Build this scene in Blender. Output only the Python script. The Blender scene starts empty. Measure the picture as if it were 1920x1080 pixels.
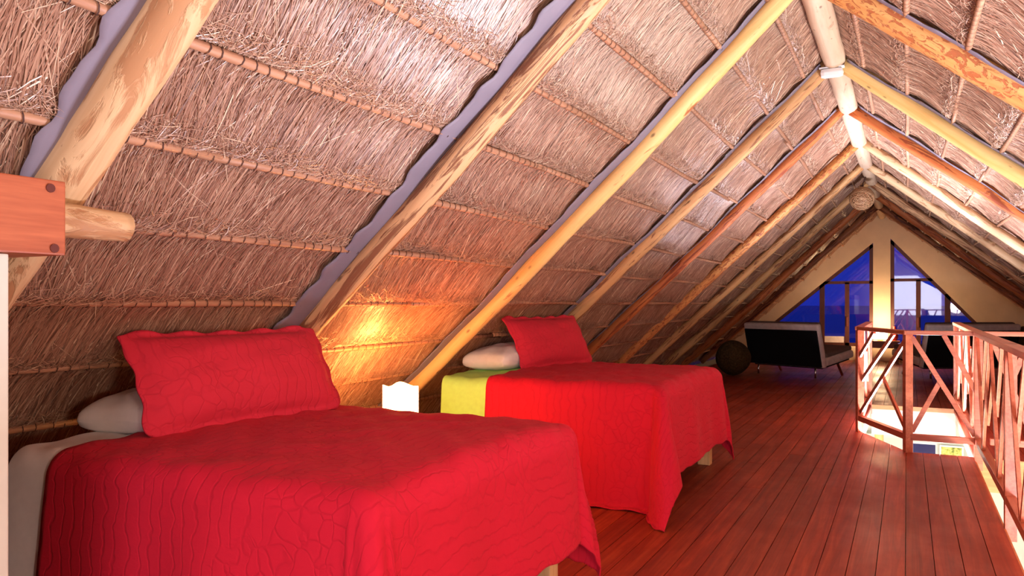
import bpy, bmesh, math, random
import numpy as np
from mathutils import Vector, Matrix, Euler

random.seed(7); rng = np.random.default_rng(11)
SC = bpy.context.scene; COL = SC.collection
R = math.radians

# ------------------------------------------------------------------ camera
F_PX = 1469.0; H = 1.2
YAW = math.atan(740.5 / F_PX)
cam_d = bpy.data.cameras.new('camera'); cam = bpy.data.objects.new('camera', cam_d); COL.objects.link(cam)
cam_d.sensor_fit = 'HORIZONTAL'; cam_d.sensor_width = 36.0; cam_d.lens = 36.0 * F_PX / 1920
cam_d.shift_y = 27 / 1920; cam_d.clip_start = 0.05; cam_d.clip_end = 2000
cam.location = (0, 0, H); cam.rotation_euler = (R(90), 0, YAW)
SC.camera = cam

# ------------------------------------------------------------------ world: dusk
W = bpy.data.worlds.new('dusk'); SC.world = W; W.use_nodes = True
bg = W.node_tree.nodes['Background']
bg.inputs[0].default_value = (0.010, 0.026, 0.36, 1); bg.inputs[1].default_value = 0.8

# ------------------------------------------------------------------ lights
def lamp(name, kind, loc, power, color, size=0.3, rot=(0, 0, 0), size_y=None, spread=None):
    d = bpy.data.lights.new(name, kind); o = bpy.data.objects.new(name, d); COL.objects.link(o)
    d.energy = power; d.color = color; o.location = loc; o.rotation_euler = rot
    if kind == 'AREA':
        d.size = size
        if size_y: d.shape = 'RECTANGLE'; d.size_y = size_y
        if spread: d.spread = spread
    else: d.shadow_soft_size = size
    return o
WARM = (1.0, 0.74, 0.48); NEUT = (1.0, 0.90, 0.80); COOL = (0.86, 0.88, 1.0)
# lamps of the lit storey below, and an added fill: they shine up the stairwell and up the open void
lamp('stairwell_uplight', 'AREA', (0.06, 8.6, -0.64), 165, (0.80, 0.82, 1.0), 0.5, (R(180), 0, 0), 0.5, R(125))
lamp('lower_room_uplight', 'AREA', (1.6, 2.6, -0.6), 320, (0.80, 0.82, 1.0), 0.9, (R(180), 0, 0), 0.9)
lamp('stair_gable_fill', 'POINT', (0.22, 7.5, -0.42), 125, (0.90, 0.87, 1.0), 0.10)  # added fill in the stairwell that reaches the far roof and gable
lamp('lower_hall_lamp', 'POINT', (1.9, 5.6, -1.3), 320, NEUT, 0.25)
lamp('lower_stair_lamp', 'POINT', (-1.2, 9.6, -1.4), 45, NEUT, 0.2)
# lamp out of view to the right, and an added cool fill behind
lamp('void_pendant', 'POINT', (1.75, -0.25, 1.0), 105, (1.0, 0.84, 0.72), 0.22)
lamp('rear_cool_fill', 'AREA', (0.2, -2.3, 1.5), 75, (0.84, 0.84, 1.0), 2.2, (R(90), 0, 0), 1.7)  # added cool fill light; the rear wall has no window

# ------------------------------------------------------------------ exposure
vs = SC.view_settings
SC.display_settings.display_device = 'sRGB'
vs.view_transform = 'Standard'; vs.look = 'None'; vs.gamma = 1.0; vs.exposure = 0.36; vs.use_curve_mapping = False

cy = SC.cycles
cy.max_bounces = 6; cy.diffuse_bounces = 3; cy.glossy_bounces = 3; cy.transparent_max_bounces = 6; cy.transmission_bounces = 2
cy.caustics_reflective = False; cy.caustics_refractive = False
cy.use_adaptive_sampling = True; cy.adaptive_threshold = 0.03

# ================================================================== helpers
def tag(o, label=None, cat=None, group=None, kind=None):
    if label: o['label'] = label
    if cat: o['category'] = cat
    if group: o['group'] = group
    if kind: o['kind'] = kind
    return o
def empty(name, loc=(0, 0, 0), rz=0.0, label=None, cat=None, group=None, kind=None):
    o = bpy.data.objects.new(name, None); COL.objects.link(o)
    o.location = loc; o.rotation_euler = (0, 0, rz); o.empty_display_size = 0.1
    return tag(o, label, cat, group, kind)
def link(name, me, mat=None, parent=None, loc=(0, 0, 0), rot=(0, 0, 0)):
    o = bpy.data.objects.new(name, me); COL.objects.link(o)
    if mat is not None and not me.materials: me.materials.append(mat)
    if parent is not None: o.parent = parent
    o.location = loc; o.rotation_euler = rot
    return o
def mesh_np(name, V, Fq, uv=None, smooth=False, attr=None):
    V = np.asarray(V, np.float32).reshape(-1, 3); Fq = np.asarray(Fq, np.int32); n = Fq.shape[1]
    me = bpy.data.meshes.new(name)
    me.vertices.add(len(V)); me.vertices.foreach_set('co', V.ravel())
    me.loops.add(Fq.size); me.loops.foreach_set('vertex_index', Fq.ravel())
    me.polygons.add(len(Fq)); me.polygons.foreach_set('loop_start', np.arange(0, Fq.size, n, dtype=np.int32))
    try: me.polygons.foreach_set('loop_total', np.full(len(Fq), n, np.int32))
    except Exception: pass
    if smooth: me.polygons.foreach_set('use_smooth', np.ones(len(Fq), bool))
    if uv is not None:
        l = me.uv_layers.new(name='UVMap'); l.data.foreach_set('uv', np.asarray(uv, np.float32)[Fq.ravel()].ravel())
    if attr is not None:
        a = me.attributes.new('rnd', 'FLOAT', 'POINT'); a.data.foreach_set('value', np.asarray(attr, np.float32))
    me.update(calc_edges=True)
    return me
class MB:
    """collects boxes, bars, tubes into ONE mesh"""
    def __init__(s): s.bm = bmesh.new()
    def box(s, lo, hi, bevel=0.0, mat=None):
        g = bmesh.ops.create_cube(s.bm, size=1.0); vs_ = g['verts']
        c = [(a + b) / 2 for a, b in zip(lo, hi)]; d = [b - a for a, b in zip(lo, hi)]
        for v in vs_:
            v.co = Vector((v.co.x * d[0] + c[0], v.co.y * d[1] + c[1], v.co.z * d[2] + c[2]))
            if mat is not None: v.co = mat @ v.co
        if bevel:
            es = list({e for v in vs_ for e in v.link_edges})
            bmesh.ops.bevel(s.bm, geom=es, offset=bevel, segments=2, affect='EDGES', profile=0.6)
        return s
    def bar(s, a, b, w, t, up=(0, 0, 1), bevel=0.0):
        a = Vector(a); b = Vector(b); d = b - a; L = d.length; x = d.normalized()
        y = Vector(up).cross(x)
        if y.length < 1e-4: y = Vector((1, 0, 0)).cross(x)
        y.normalize(); z = x.cross(y)
        M = Matrix(((x.x, y.x, z.x, a.x), (x.y, y.y, z.y, a.y), (x.z, y.z, z.z, a.z), (0, 0, 0, 1)))
        return s.box((0, -w / 2, -t / 2), (L, w / 2, t / 2), bevel, M)
    def tube(s, pts, rad, seg=10, cap=True):
        pts = [Vector(p) for p in pts]; n = len(pts)
        rad = rad if hasattr(rad, '__len__') else [rad] * n
        rings = []; prev = None
        for i, p in enumerate(pts):
            t = (pts[min(i + 1, n - 1)] - pts[max(i - 1, 0)]).normalized()
            if prev is None:
                u = t.cross(Vector((0, 0, 1)))
                if u.length < 1e-3: u = t.cross(Vector((0, 1, 0)))
            else: u = prev - t * prev.dot(t)
            u.normalize(); prev = u; w = t.cross(u)
            rings.append([s.bm.verts.new(p + (u * math.cos(k * 2 * math.pi / seg) + w * math.sin(k * 2 * math.pi / seg)) * rad[i]) for k in range(seg)])
        for i in range(n - 1):
            for k in range(seg):
                f = s.bm.faces.new((rings[i][k], rings[i][(k + 1) % seg], rings[i + 1][(k + 1) % seg], rings[i + 1][k])); f.smooth = True
        if cap: s.bm.faces.new(rings[0][::-1]); s.bm.faces.new(rings[-1])
        return s
    def prism(s, poly, axis, a, b):
        """poly 2-D outline extruded along axis between a and b"""
        def P(p, t):
            return {'x': (t, p[0], p[1]), 'y': (p[0], t, p[1]), 'z': (p[0], p[1], t)}[axis]
        A = [s.bm.verts.new(P(p, a)) for p in poly]; B = [s.bm.verts.new(P(p, b)) for p in poly]; n = len(poly)
        s.bm.faces.new(A); s.bm.faces.new(B[::-1])
        for i in range(n): s.bm.faces.new((A[i], B[i], B[(i + 1) % n], A[(i + 1) % n]))
        return s
    def mesh(s, name):
        bmesh.ops.recalc_face_normals(s.bm, faces=s.bm.faces)
        me = bpy.data.meshes.new(name); s.bm.to_mesh(me); s.bm.free(); return me
    def build(s, name, mat=None, parent=None, loc=(0, 0, 0), rot=(0, 0, 0)):
        return link(name, s.mesh(name), mat, parent, loc, rot)

# ------------------------------------------------------------------ materials
def srgb(r, g, b):
    f = lambda c: (c / 255 / 12.92) if c / 255 <= 0.04045 else ((c / 255 + 0.055) / 1.055) ** 2.4
    return (f(r), f(g), f(b), 1)
class N:
    def __init__(s, name, rough=0.6, spec=0.5):
        s.m = bpy.data.materials.new(name); s.m.use_nodes = True; s.t = s.m.node_tree
        s.b = s.t.nodes['Principled BSDF']; s.b.inputs['Roughness'].default_value = rough
        s.b.inputs['Specular IOR Level'].default_value = spec
    def n(s, typ, **kw):
        x = s.t.nodes.new(typ)
        for k, v in kw.items():
            if hasattr(x, k): setattr(x, k, v)
            else: x.inputs[k].default_value = v
        return x
    def l(s, a, b): s.t.links.new(a, b)
    def coord(s, kind='Object', scale=(1, 1, 1), rnd=False):
        tc = s.n('ShaderNodeTexCoord'); mp = s.n('ShaderNodeMapping'); mp.inputs['Scale'].default_value = scale
        s.l(tc.outputs[kind], mp.inputs['Vector'])
        if rnd:
            oi = s.n('ShaderNodeObjectInfo'); mu = s.n('ShaderNodeMath', operation='MULTIPLY'); mu.inputs[1].default_value = 37.0
            s.l(oi.outputs['Random'], mu.inputs[0]); s.l(mu.outputs[0], mp.inputs['Location'])
        return mp.outputs[0]
    def noise(s, vec, scale=5, detail=4, rough=0.55, dist=0.0):
        x = s.n('ShaderNodeTexNoise'); x.inputs['Scale'].default_value = scale; x.inputs['Detail'].default_value = detail
        x.inputs['Roughness'].default_value = rough; x.inputs['Distortion'].default_value = dist; s.l(vec, x.inputs['Vector']); return x.outputs['Fac']
    def ramp(s, fac, stops):
        x = s.n('ShaderNodeValToRGB'); e = x.color_ramp.elements
        while len(e) < len(stops): e.new(0.5)
        for el, (p, c) in zip(e, stops): el.position = p; el.color = c
        s.l(fac, x.inputs[0]); return x.outputs[0]
    def mix(s, fac, a, b, mode='MIX'):
        x = s.n('ShaderNodeMix', data_type='RGBA', blend_type=mode)
        for sock, v in ((x.inputs[0], fac), (x.inputs[6], a), (x.inputs[7], b)):
            if hasattr(v, 'node'): s.l(v, sock)
            else: sock.default_value = v
        return x.outputs[2]
    def math(s, op, a, b=0.0):
        x = s.n('ShaderNodeMath', operation=op)
        for sock, v in ((x.inputs[0], a), (x.inputs[1], b)):
            if hasattr(v, 'node'): s.l(v, sock)
            else: sock.default_value = v
        return x.outputs[0]
    def bump(s, h, strength=0.3, dist=0.01):
        x = s.n('ShaderNodeBump'); x.inputs['Strength'].default_value = strength; x.inputs['Distance'].default_value = dist
        s.l(h, x.inputs['Height']); s.l(x.outputs[0], s.b.inputs['Normal'])
    def col(s, c):
        if hasattr(c, 'node'): s.l(c, s.b.inputs['Base Color'])
        else: s.b.inputs['Base Color'].default_value = c
        return s

def m_plain(name, c, rough=0.6, spec=0.5, metal=0.0, nscale=14, namt=0.10, bump=0.08):
    k = N(name, rough, spec); k.b.inputs['Metallic'].default_value = metal
    v = k.coord('Object'); f = k.noise(v, nscale, 4)
    d = tuple(x * (1 - namt) for x in c[:3]) + (1,); e = tuple(min(1, x * (1 + namt)) for x in c[:3]) + (1,)
    k.col(k.ramp(f, [(0.3, d), (0.7, e)])); k.bump(f, bump, 0.004); return k.m
def m_wood(name, dark, light, rough=0.4, along='x', scale=1.0, spec=0.5, rnd=True, var=0.0):
    k = N(name, rough, spec); s_ = {'x': (1.5, 22, 22), 'y': (22, 1.5, 22), 'z': (22, 22, 1.5)}[along]
    v = k.coord('Object', tuple(x * scale for x in s_), rnd)
    f = k.noise(v, 1.0, 6, 0.6, 0.6); g = k.noise(v, 4.0, 3, 0.5)
    c = k.ramp(f, [(0.28, dark), (0.72, light)])
    c = k.mix(0.25, c, k.ramp(g, [(0.35, dark), (0.65, light)]))
    if var:
        oi = k.n('ShaderNodeObjectInfo'); hs = k.n('ShaderNodeHueSaturation'); k.l(c, hs.inputs['Color'])
        k.l(k.math('ADD', k.math('MULTIPLY', oi.outputs['Random'], var), 1 - var / 2), hs.inputs['Value']); c = hs.outputs[0]
    k.col(c); k.bump(f, 0.15, 0.003); return k.m
def m_emit(name, c, strength):
    k = N(name); k.col(c); k.b.inputs['Emission Color'].default_value = c; k.b.inputs['Emission Strength'].default_value = strength; return k.m
def m_log(name, pale, mid, bark, bark_amt=0.5, bs=(9, 9, 2.6)):
    """peeled log: long grain streaks, patches of bark left on, small dark knots"""
    k = N(name, 0.55, 0.4)
    v = k.coord('Object', (14, 14, 1.1), True); f = k.noise(v, 1.0, 5, 0.6, 0.8)
    w = k.coord('Object', bs, True); p = k.noise(w, 1.0, 6, 0.62, 1.2)
    kn = k.n('ShaderNodeTexVoronoi', feature='F1'); k.l(k.coord('Object', (11, 11, 5.5), True), kn.inputs['Vector']); kn.inputs['Scale'].default_value = 1.0
    knot = k.ramp(kn.outputs['Distance'], [(0.05, (1, 1, 1, 1)), (0.13, (0, 0, 0, 1))])
    c = k.ramp(f, [(0.30, mid), (0.62, pale)])
    bm_ = k.ramp(p, [(bark_amt - 0.03, (0, 0, 0, 1)), (bark_amt + 0.035, (1, 1, 1, 1))])
    c = k.mix(bm_, c, bark); c = k.mix(k.math('MULTIPLY', knot, 0.7), c, (0.06, 0.022, 0.010, 1))
    k.col(c); h = k.math('ADD', k.math('MULTIPLY', f, 0.6), k.math('MULTIPLY', bm_, -0.7)); k.bump(h, 0.6, 0.008); return k.m
def m_straw():
    k = N('straw', 0.38, 0.8); a = k.n('ShaderNodeAttribute', attribute_name='rnd')
    c = k.ramp(a.outputs['Fac'], [(0.0, srgb(120, 82, 64)), (0.4, srgb(168, 124, 100)), (0.75, srgb(200, 160, 132)), (1.0, srgb(232, 206, 174))])
    k.col(c); return k.m
def m_thatch():
    k = N('thatch', 0.6, 0.45)
    v = k.coord('UV', (150, 5, 1)); f = k.noise(v, 1.0, 5, 0.65, 0.4)
    w = k.coord('UV', (1.2, 1.6, 1)); g = k.noise(w, 1.0, 4, 0.6)
    c = k.ramp(f, [(0.28, srgb(124, 84, 68)), (0.5, srgb(168, 124, 102)), (0.74, srgb(202, 162, 134))])
    c = k.mix(k.math('MULTIPLY', g, 0.55), c, srgb(176, 150, 138)); k.col(c); k.bump(f, 0.9, 0.012); return k.m
def m_quilt(name, c, seed=0.0):
    """stitched cotton: rows of border stitching plus meandering stitch lines as fine relief"""
    k = N(name, 0.85, 0.12)
    k.b.inputs['Sheen Weight'].default_value = 0.06; k.b.inputs['Sheen Roughness'].default_value = 0.4
    k.b.inputs['Sheen Tint'].default_value = (1, 0.45, 0.45, 1)
    uv = k.coord('UV', (1, 1, 1)); k_n = k.noise(uv, 6.0 + seed, 3, 0.5)
    vo = k.n('ShaderNodeTexVoronoi', feature='DISTANCE_TO_EDGE'); vo.inputs['Scale'].default_value = 17.0
    wv = k.n('ShaderNodeVectorMath', operation='ADD'); nz = k.n('ShaderNodeTexNoise'); nz.inputs['Scale'].default_value = 7.0
    k.l(uv, nz.inputs['Vector']); sc_ = k.n('ShaderNodeVectorMath', operation='SCALE'); sc_.inputs['Scale'].default_value = 0.16
    k.l(nz.outputs['Color'], sc_.inputs[0]); k.l(uv, wv.inputs[0]); k.l(sc_.outputs[0], wv.inputs[1]); k.l(wv.outputs[0], vo.inputs['Vector'])
    st = k.ramp(vo.outputs['Distance'], [(0.0, (0, 0, 0, 1)), (0.09, (1, 1, 1, 1))])
    ba = k.n('ShaderNodeTexWave', bands_direction='X'); ba.inputs['Scale'].default_value = 6.5; ba.inputs['Distortion'].default_value = 5.0; ba.inputs['Detail Scale'].default_value = 1.6
    k.l(uv, ba.inputs['Vector']); lines = k.ramp(ba.outputs['Fac'], [(0.0, (0, 0, 0, 1)), (0.12, (1, 1, 1, 1))])
    big = k.noise(uv, 2.2, 1, 0.5); msk = k.ramp(big, [(0.46, (0, 0, 0, 1)), (0.54, (1, 1, 1, 1))])
    hgt = k.mix(msk, st, lines)
    fine = k.noise(k.coord('UV', (34, 48, 1)), 1.0, 4, 0.7, 0.8)
    d = tuple(x * 0.93 for x in c[:3]) + (1,)
    k.col(k.mix(k.math('MULTIPLY', hgt, 1.0), d, c))
    k.bump(k.math('ADD', k.math('MULTIPLY', hgt, 0.75), k.math('MULTIPLY', fine, 0.45)), 0.42, 0.006); return k.m
def m_floor():
    k = N('mahogany_boards', 0.4, 0.3)
    v = k.coord('Object', (10, 0.6, 10), True); f = k.noise(v, 1.0, 6, 0.62, 0.9); 
    ge = k.n('ShaderNodeNewGeometry'); mp = k.n('ShaderNodeMapping'); mp.inputs['Scale'].default_value = (26, 1.1, 1); k.l(ge.outputs['Position'], mp.inputs['Vector'])
    g = k.noise(mp.outputs[0], 1.0, 6, 0.6, 1.0)
    mp2 = k.n('ShaderNodeMapping'); mp2.inputs['Scale'].default_value = (2.0, 1.3, 1); k.l(ge.outputs['Position'], mp2.inputs['Vector'])
    wear = k.noise(mp2.outputs[0], 1.0, 5, 0.65)
    c = k.ramp(g, [(0.26, srgb(104, 32, 16)), (0.5, srgb(148, 50, 26)), (0.78, srgb(186, 80, 46))])
    c = k.mix(k.ramp(wear, [(0.42, (0, 0, 0, 1)), (0.70, (0.55, 0.55, 0.55, 1))]), c, srgb(126, 44, 28))
    oi = k.n('ShaderNodeObjectInfo'); hs = k.n('ShaderNodeHueSaturation'); k.l(c, hs.inputs['Color'])
    k.l(k.math('ADD', k.math('MULTIPLY', oi.outputs['Random'], 0.34), 0.84), hs.inputs['Value'])
    k.col(hs.outputs[0]); k.l(k.ramp(wear, [(0.3, (0.34,) * 3 + (1,)), (0.7, (0.54,) * 3 + (1,))]), k.b.inputs['Roughness'])
    k.bump(g, 0.12, 0.002); return k.m
def m_glass():
    m = bpy.data.materials.new('window_glass'); m.use_nodes = True; t = m.node_tree; t.nodes.clear()
    o = t.nodes.new('ShaderNodeOutputMaterial'); mx = t.nodes.new('ShaderNodeMixShader'); tr = t.nodes.new('ShaderNodeBsdfTransparent')
    gl = t.nodes.new('ShaderNodeBsdfGlossy'); gl.inputs['Roughness'].default_value = 0.02; fr = t.nodes.new('ShaderNodeFresnel'); fr.inputs['IOR'].default_value = 1.65
    tr.inputs[0].default_value = (0.93, 0.95, 1, 1)
    t.links.new(fr.outputs[0], mx.inputs[0]); t.links.new(tr.outputs[0], mx.inputs[1]); t.links.new(gl.outputs[0], mx.inputs[2]); t.links.new(mx.outputs[0], o.inputs[0]); return m

M = dict(
    straw=m_straw(), thatch=m_thatch(), floor=m_floor(), glass=m_glass(),
    batten=m_wood('batten_cane', srgb(150, 98, 72), srgb(204, 156, 122), 0.5, 'y'),
    twine=m_plain('twine', srgb(74, 44, 34), 0.8),
    white=m_plain('white_plaster', srgb(220, 222, 208), 0.8, 0.3, nscale=5, namt=0.04),
    cream=m_plain('cream_plaster', srgb(246, 222, 186), 0.85, 0.3, nscale=4, namt=0.05),
    frame=m_wood('dark_window_wood', srgb(62, 28, 18), srgb(104, 52, 32), 0.45, 'z'),
    rail=m_wood('red_rail_wood', srgb(176, 84, 58), srgb(224, 136, 102), 0.35, 'x', 1.0),
    beam=m_wood('red_beam_wood', srgb(150, 70, 42), srgb(206, 116, 76), 0.45, 'y'),
    dowel=m_plain('dark_dowel', srgb(96, 36, 24), 0.6),
    pine=m_wood('pale_pine', srgb(196, 150, 96), srgb(232, 196, 142), 0.5, 'z'),
    table=m_wood('table_wood', srgb(120, 64, 30), srgb(176, 104, 52), 0.4, 'x'),
    red=m_quilt('red_quilt', srgb(206, 32, 56)),
    red_p=m_quilt('red_sham', srgb(218, 52, 72), 1.5),
    sheet=m_plain('white_sheet', srgb(246, 240, 236), 0.85, 0.2, nscale=30, namt=0.03, bump=0.15),
    lime=m_plain('light_tinted_sheet', srgb(186, 242, 130), 0.85, 0.2, nscale=30, namt=0.04, bump=0.15),  # white sheet with the light's lime tint put into its colour
    black=m_plain('black_fabric', srgb(14, 14, 16), 0.8, 0.3),
    greyfab=m_plain('grey_cushion', srgb(120, 104, 96), 0.9, 0.2),
    palefab=m_plain('pale_border', srgb(238, 222, 214), 0.8, 0.2),
    chrome=m_plain('chrome', (0.75, 0.75, 0.75, 1), 0.2, 0.5, 1.0, namt=0.02),
    plastic=m_plain('white_plastic', srgb(240, 240, 236), 0.35, 0.5, namt=0.02),
    olive=m_plain('olive_weave', srgb(74, 58, 34), 0.9, 0.2, nscale=40, namt=0.5, bump=0.6),
    sea=m_plain('sea_water', srgb(14, 20, 60), 0.25, 0.5, nscale=0.05),
    shade=m_emit('lit_shade', (1.0, 0.42, 0.12, 1), 38.0),
    shade2=m_emit('lit_shade_small', (1.0, 0.86, 0.62, 1), 9.0),
    redglass=m_plain('red_ceramic', srgb(170, 40, 30), 0.3),
    rattan=m_wood('rattan', srgb(150, 98, 64), srgb(220, 176, 128), 0.55, 'x', 3.0),
    tile=m_plain('pale_tile', srgb(240, 234, 224), 0.4, 0.5, nscale=3, namt=0.05),
    joist=m_wood('pale_trim', srgb(170, 110, 66), srgb(214, 160, 104), 0.5, 'x'),
)

# ================================================================== roof geometry
XR, ZR = -0.474, 2.973
ML, MR = 0.92, 0.804
YB, YG = -2.6, 17.7                      # rear wall, far gable
class Slope:
    def __init__(s, side, m):
        a = math.atan(m); s.side = side; s.c, s.s = math.cos(a), math.sin(a)
        s.D = np.array([side * s.c, 0, -s.s]); s.Nn = np.array([-side * s.s, 0, -s.c]); s.O = np.array([XR, 0, ZR]); s.qmax = ZR / s.s
    def P(s, y, q, w):
        y, q, w = np.broadcast_arrays(np.asarray(y, float), q, w)
        P = s.O + q[..., None] * s.D + w[..., None] * s.Nn; P[..., 1] += y; return P
SL, SR = Slope(-1, ML), Slope(1, MR)
Q0, DQ = 0.234, 0.349
rafter_Y = [-0.303 + 1.605 * k + o for k, o in enumerate([0, .056, -.045, -.041, .038, -.068, .035, 0, 0, 0, 0])]
def bulge(g):      # profile of one thatch course between two battens
    return 0.034 * np.clip(g, 0, 1) ** 1.6 * (1 - np.clip((g - 0.86) / 0.14, 0, 1) ** 2 * 0.9)
W0 = -0.070

def wob(y, q):     # slow unevenness of the thatch
    return 0.009 * np.sin(y * 2.3 + q * 1.7) + 0.007 * np.sin(y * 5.1 - q * 3.1 + 1.0) + 0.005 * np.sin(q * 9 + y * 0.7)

def build_slope(S, name, ymin, dens):
    root = empty(name, (0, 0, 0), kind='structure')
    ncourse = int((S.qmax - Q0) / DQ) + 3
    for i in range(ncourse):
        qa = Q0 + DQ * (i - 1); qb = min(qa + DQ, S.qmax + 0.4)
        if qb - qa < 0.03: continue
        if i == 0: qa = -0.12
        ys = np.arange(YB, YG + 0.01, 0.1); gs = np.linspace(0, 1, 9)
        Yg, Gg = np.meshgrid(ys, gs, indexing='ij'); Qg = qa + (qb - qa) * Gg
        Wg = W0 + bulge(Gg) + wob(Yg, Qg)
        V = S.P(Yg, Qg, Wg).reshape(-1, 3)
        ny, nq = len(ys), len(gs); I = np.arange(ny * nq).reshape(ny, nq)
        Fq = np.stack([I[:-1, :-1], I[1:, :-1], I[1:, 1:], I[:-1, 1:]], -1).reshape(-1, 4)
        uv = np.stack([Yg.ravel(), Qg.ravel()], -1)
        tc = link('thatch_course', mesh_np('thatch_course', V, Fq, uv, True), M['thatch'], root)
        # ---- straw: combed strands lying down the slope, and tousled butts above each batten
        A = []
        for (y0, y1, d1, d2, wd) in dens:
            if y1 <= ymin: continue
            y0 = max(y0, ymin)
            n1 = int((y1 - y0) * (qb - qa) * d1); n2 = int((y1 - y0) * d2)
            if n1:
                y = rng.uniform(y0, y1, n1); q = qa + (qb - qa) * rng.uniform(-0.02, 0.85, n1)
                L = rng.uniform(0.12, 0.34, n1); an = rng.normal(0.05, 0.10, n1) + 0.10 * np.sin(y * 3.1 + q * 2); cv = rng.normal(0, 0.08, n1)
                st_ = rng.random(n1) < 0.05; an = np.where(st_, rng.normal(0.1, 0.6, n1), an)
                A.append((y, q, L, an, cv, rng.uniform(-0.002, 0.006, n1), rng.uniform(0.0, 0.006, n1), np.full(n1, wd) * rng.uniform(0.5, 1.4, n1), np.clip(np.where(st_, rng.normal(0.85, 0.15, n1), rng.normal(0.42, 0.22, n1)), 0, 1)))
            if n2:
                y = rng.uniform(y0, y1, n2); q = qb + 0.004 - np.abs(rng.normal(0, 0.05, n2))
                L = rng.uniform(0.03, 0.10, n2); an = rng.uniform(-2.2, 2.2, n2); cv = rng.normal(0, 0.5, n2)
                A.append((y, q, L, an, cv, rng.uniform(0.0, 0.008, n2), rng.uniform(0.0, 0.016, n2), np.full(n2, wd) * rng.uniform(0.4, 0.9, n2), np.clip(rng.normal(0.56, 0.22, n2), 0, 1)))
        if not A: continue
        y, q, L, an, cv, w0, w1, wd, rd = [np.concatenate(x) for x in zip(*A)]
        VV = []
        for t in (0.0, 0.5, 1.0):
            a = an + cv * (t - 0.3); yy = y + np.sin(a) * L * t; qq = q + np.cos(a) * L * t
            g = (qq - qa) / (qb - qa); g = np.where(g > 1, g - 1, g); ww = W0 + bulge(g) + wob(yy, qq) + w0 + w1 * t
            hw = wd * (1.0, 0.9, 0.35)[int(t * 2)]
            for sg in (-1, 1): VV.append(S.P(yy + sg * hw * np.cos(a), qq - sg * hw * np.sin(a), ww + sg * hw * 0.4))
        V = np.stack(VV, 1).reshape(-1, 3); n = len(y); b = np.arange(n)[:, None] * 6
        Fq = np.concatenate([b + [0, 1, 3, 2], b + [2, 3, 5, 4]])
        tag(link('straw', mesh_np('straw', V, Fq, None, False, np.repeat(rd, 6)), M['straw'], tc), kind='stuff')
    # ---- battens: thin round canes tied on with twine
    for i in range(ncourse):
        q = Q0 + DQ * i
        if q > S.qmax - 0.05: break
        y = YB + random.uniform(0, 1.5)
        while y < YG - 0.2:
            ln = min(random.uniform(2.6, 3.8), YG - y - 0.02); dq = random.uniform(-0.012, 0.012)
            if y + ln > ymin:
                n = 9; yy = np.linspace(y, y + ln + 0.12 if y + ln < YG - 0.3 else y + ln, n)
                pts = S.P(yy, q + dq + 0.006 * np.sin(yy * 2.0 + i), W0 + 0.025 + 0.004 * np.sin(yy * 3.1 + i))
                rr = [0.0155 * (1 + 0.12 * math.sin(k * 2.2 + i)) for k in range(n)]
                b = MB().tube(pts, rr, 8).build('batten', M['batten'], root)
                TV, TF = [], []; step = 0.062 if y < 8 else 0.14; yt = max(y + 0.02, ymin); base = 0
                while yt < y + ln and yt < 15:
                    c0 = S.P(yt, q + dq + 0.006 * math.sin(yt * 2.0 + i), W0 + 0.025 + 0.004 * math.sin(yt * 3.1 + i)); tl = random.uniform(-0.35, 0.35)
                    for k in range(8):
                        a = k * math.pi / 4
                        for hw in (-0.0022, 0.0022):
                            rad = 0.0188
                            TV.append(c0 + S.D * rad * math.cos(a) + S.Nn * rad * math.sin(a) + np.array([0, hw + tl * rad * math.cos(a), 0]))
                    for k in range(8): TF.append((base + 2 * k, base + 2 * k + 1, base + 2 * ((k + 1) % 8) + 1, base + 2 * ((k + 1) % 8)))
                    base += 16; yt += step * random.uniform(0.75, 1.3)
                if TF: tag(link('binding', mesh_np('binding', TV, TF), M['twine'], b), kind='stuff')
            y += ln
    return root
CL = build_slope(SL, 'ceiling_left', 0.2, [(0.2, 5.2, 3600, 1000, 0.0016), (5.2, 9.5, 1200, 700, 0.0028), (9.5, 17.6, 300, 160, 0.0055)])
CR = build_slope(SR, 'ceiling_right', 2.5, [(2.5, 7.5, 1500, 900, 0.0024), (7.5, 11, 600, 340, 0.0036), (11, 17.6, 220, 80, 0.007)])

# ================================================================== floor of the loft
XE = 0.462                                   # edge over the void
floor = empty('floor', (0, 0, 0), kind='structure')
# structural deck, as one slab per stretch round the openings
A_ = (-0.393, 7.99); B_ = (0.006, 7.05); C_ = (0.495, 7.05)
def slab(poly): MB().prism(poly, 'z', -0.16, -0.03).build('deck', M['white'], floor)
slab([(-3.75, YB), (XE, YB), (XE, 7.05), (0.006, 7.05), (-0.393, 7.99), (-3.75, 7.99)])
slab([(-3.75, 7.99), (-0.393, 7.99), (-0.37, 10.1), (-3.75, 10.1)])
slab([(-3.75, 10.1), (3.6, 10.1), (3.6, YG), (-3.75, YG)])
slab([(0.486, 7.05), (3.6, 7.05), (3.6, 10.1), (0.486, 10.1)])
unit = MB().box((0, 0, -0.03), (1, 1, 0), 0).mesh('plank'); unit.materials.append(M['floor'])
PW = 0.1185
def plank(x0, x1, y0, y1):
    if y1 - y0 < 0.05: return
    o = link('plank', unit, None, floor, (x0 + 0.0018, y0 + 0.0012, random.uniform(-0.0012, 0.0)))
    o.scale = (x1 - x0 - 0.0036, y1 - y0 - 0.0024, 1)
def run(x0, x1, y0, y1):
    y = y0
    while y < y1 - 0.01:
        e = y + random.uniform(3.2, 5.6)
        if y1 - e < 1.2: e = y1
        plank(x0, x1, y, e); y = e
i0 = math.floor(-3.3 / PW)
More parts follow.
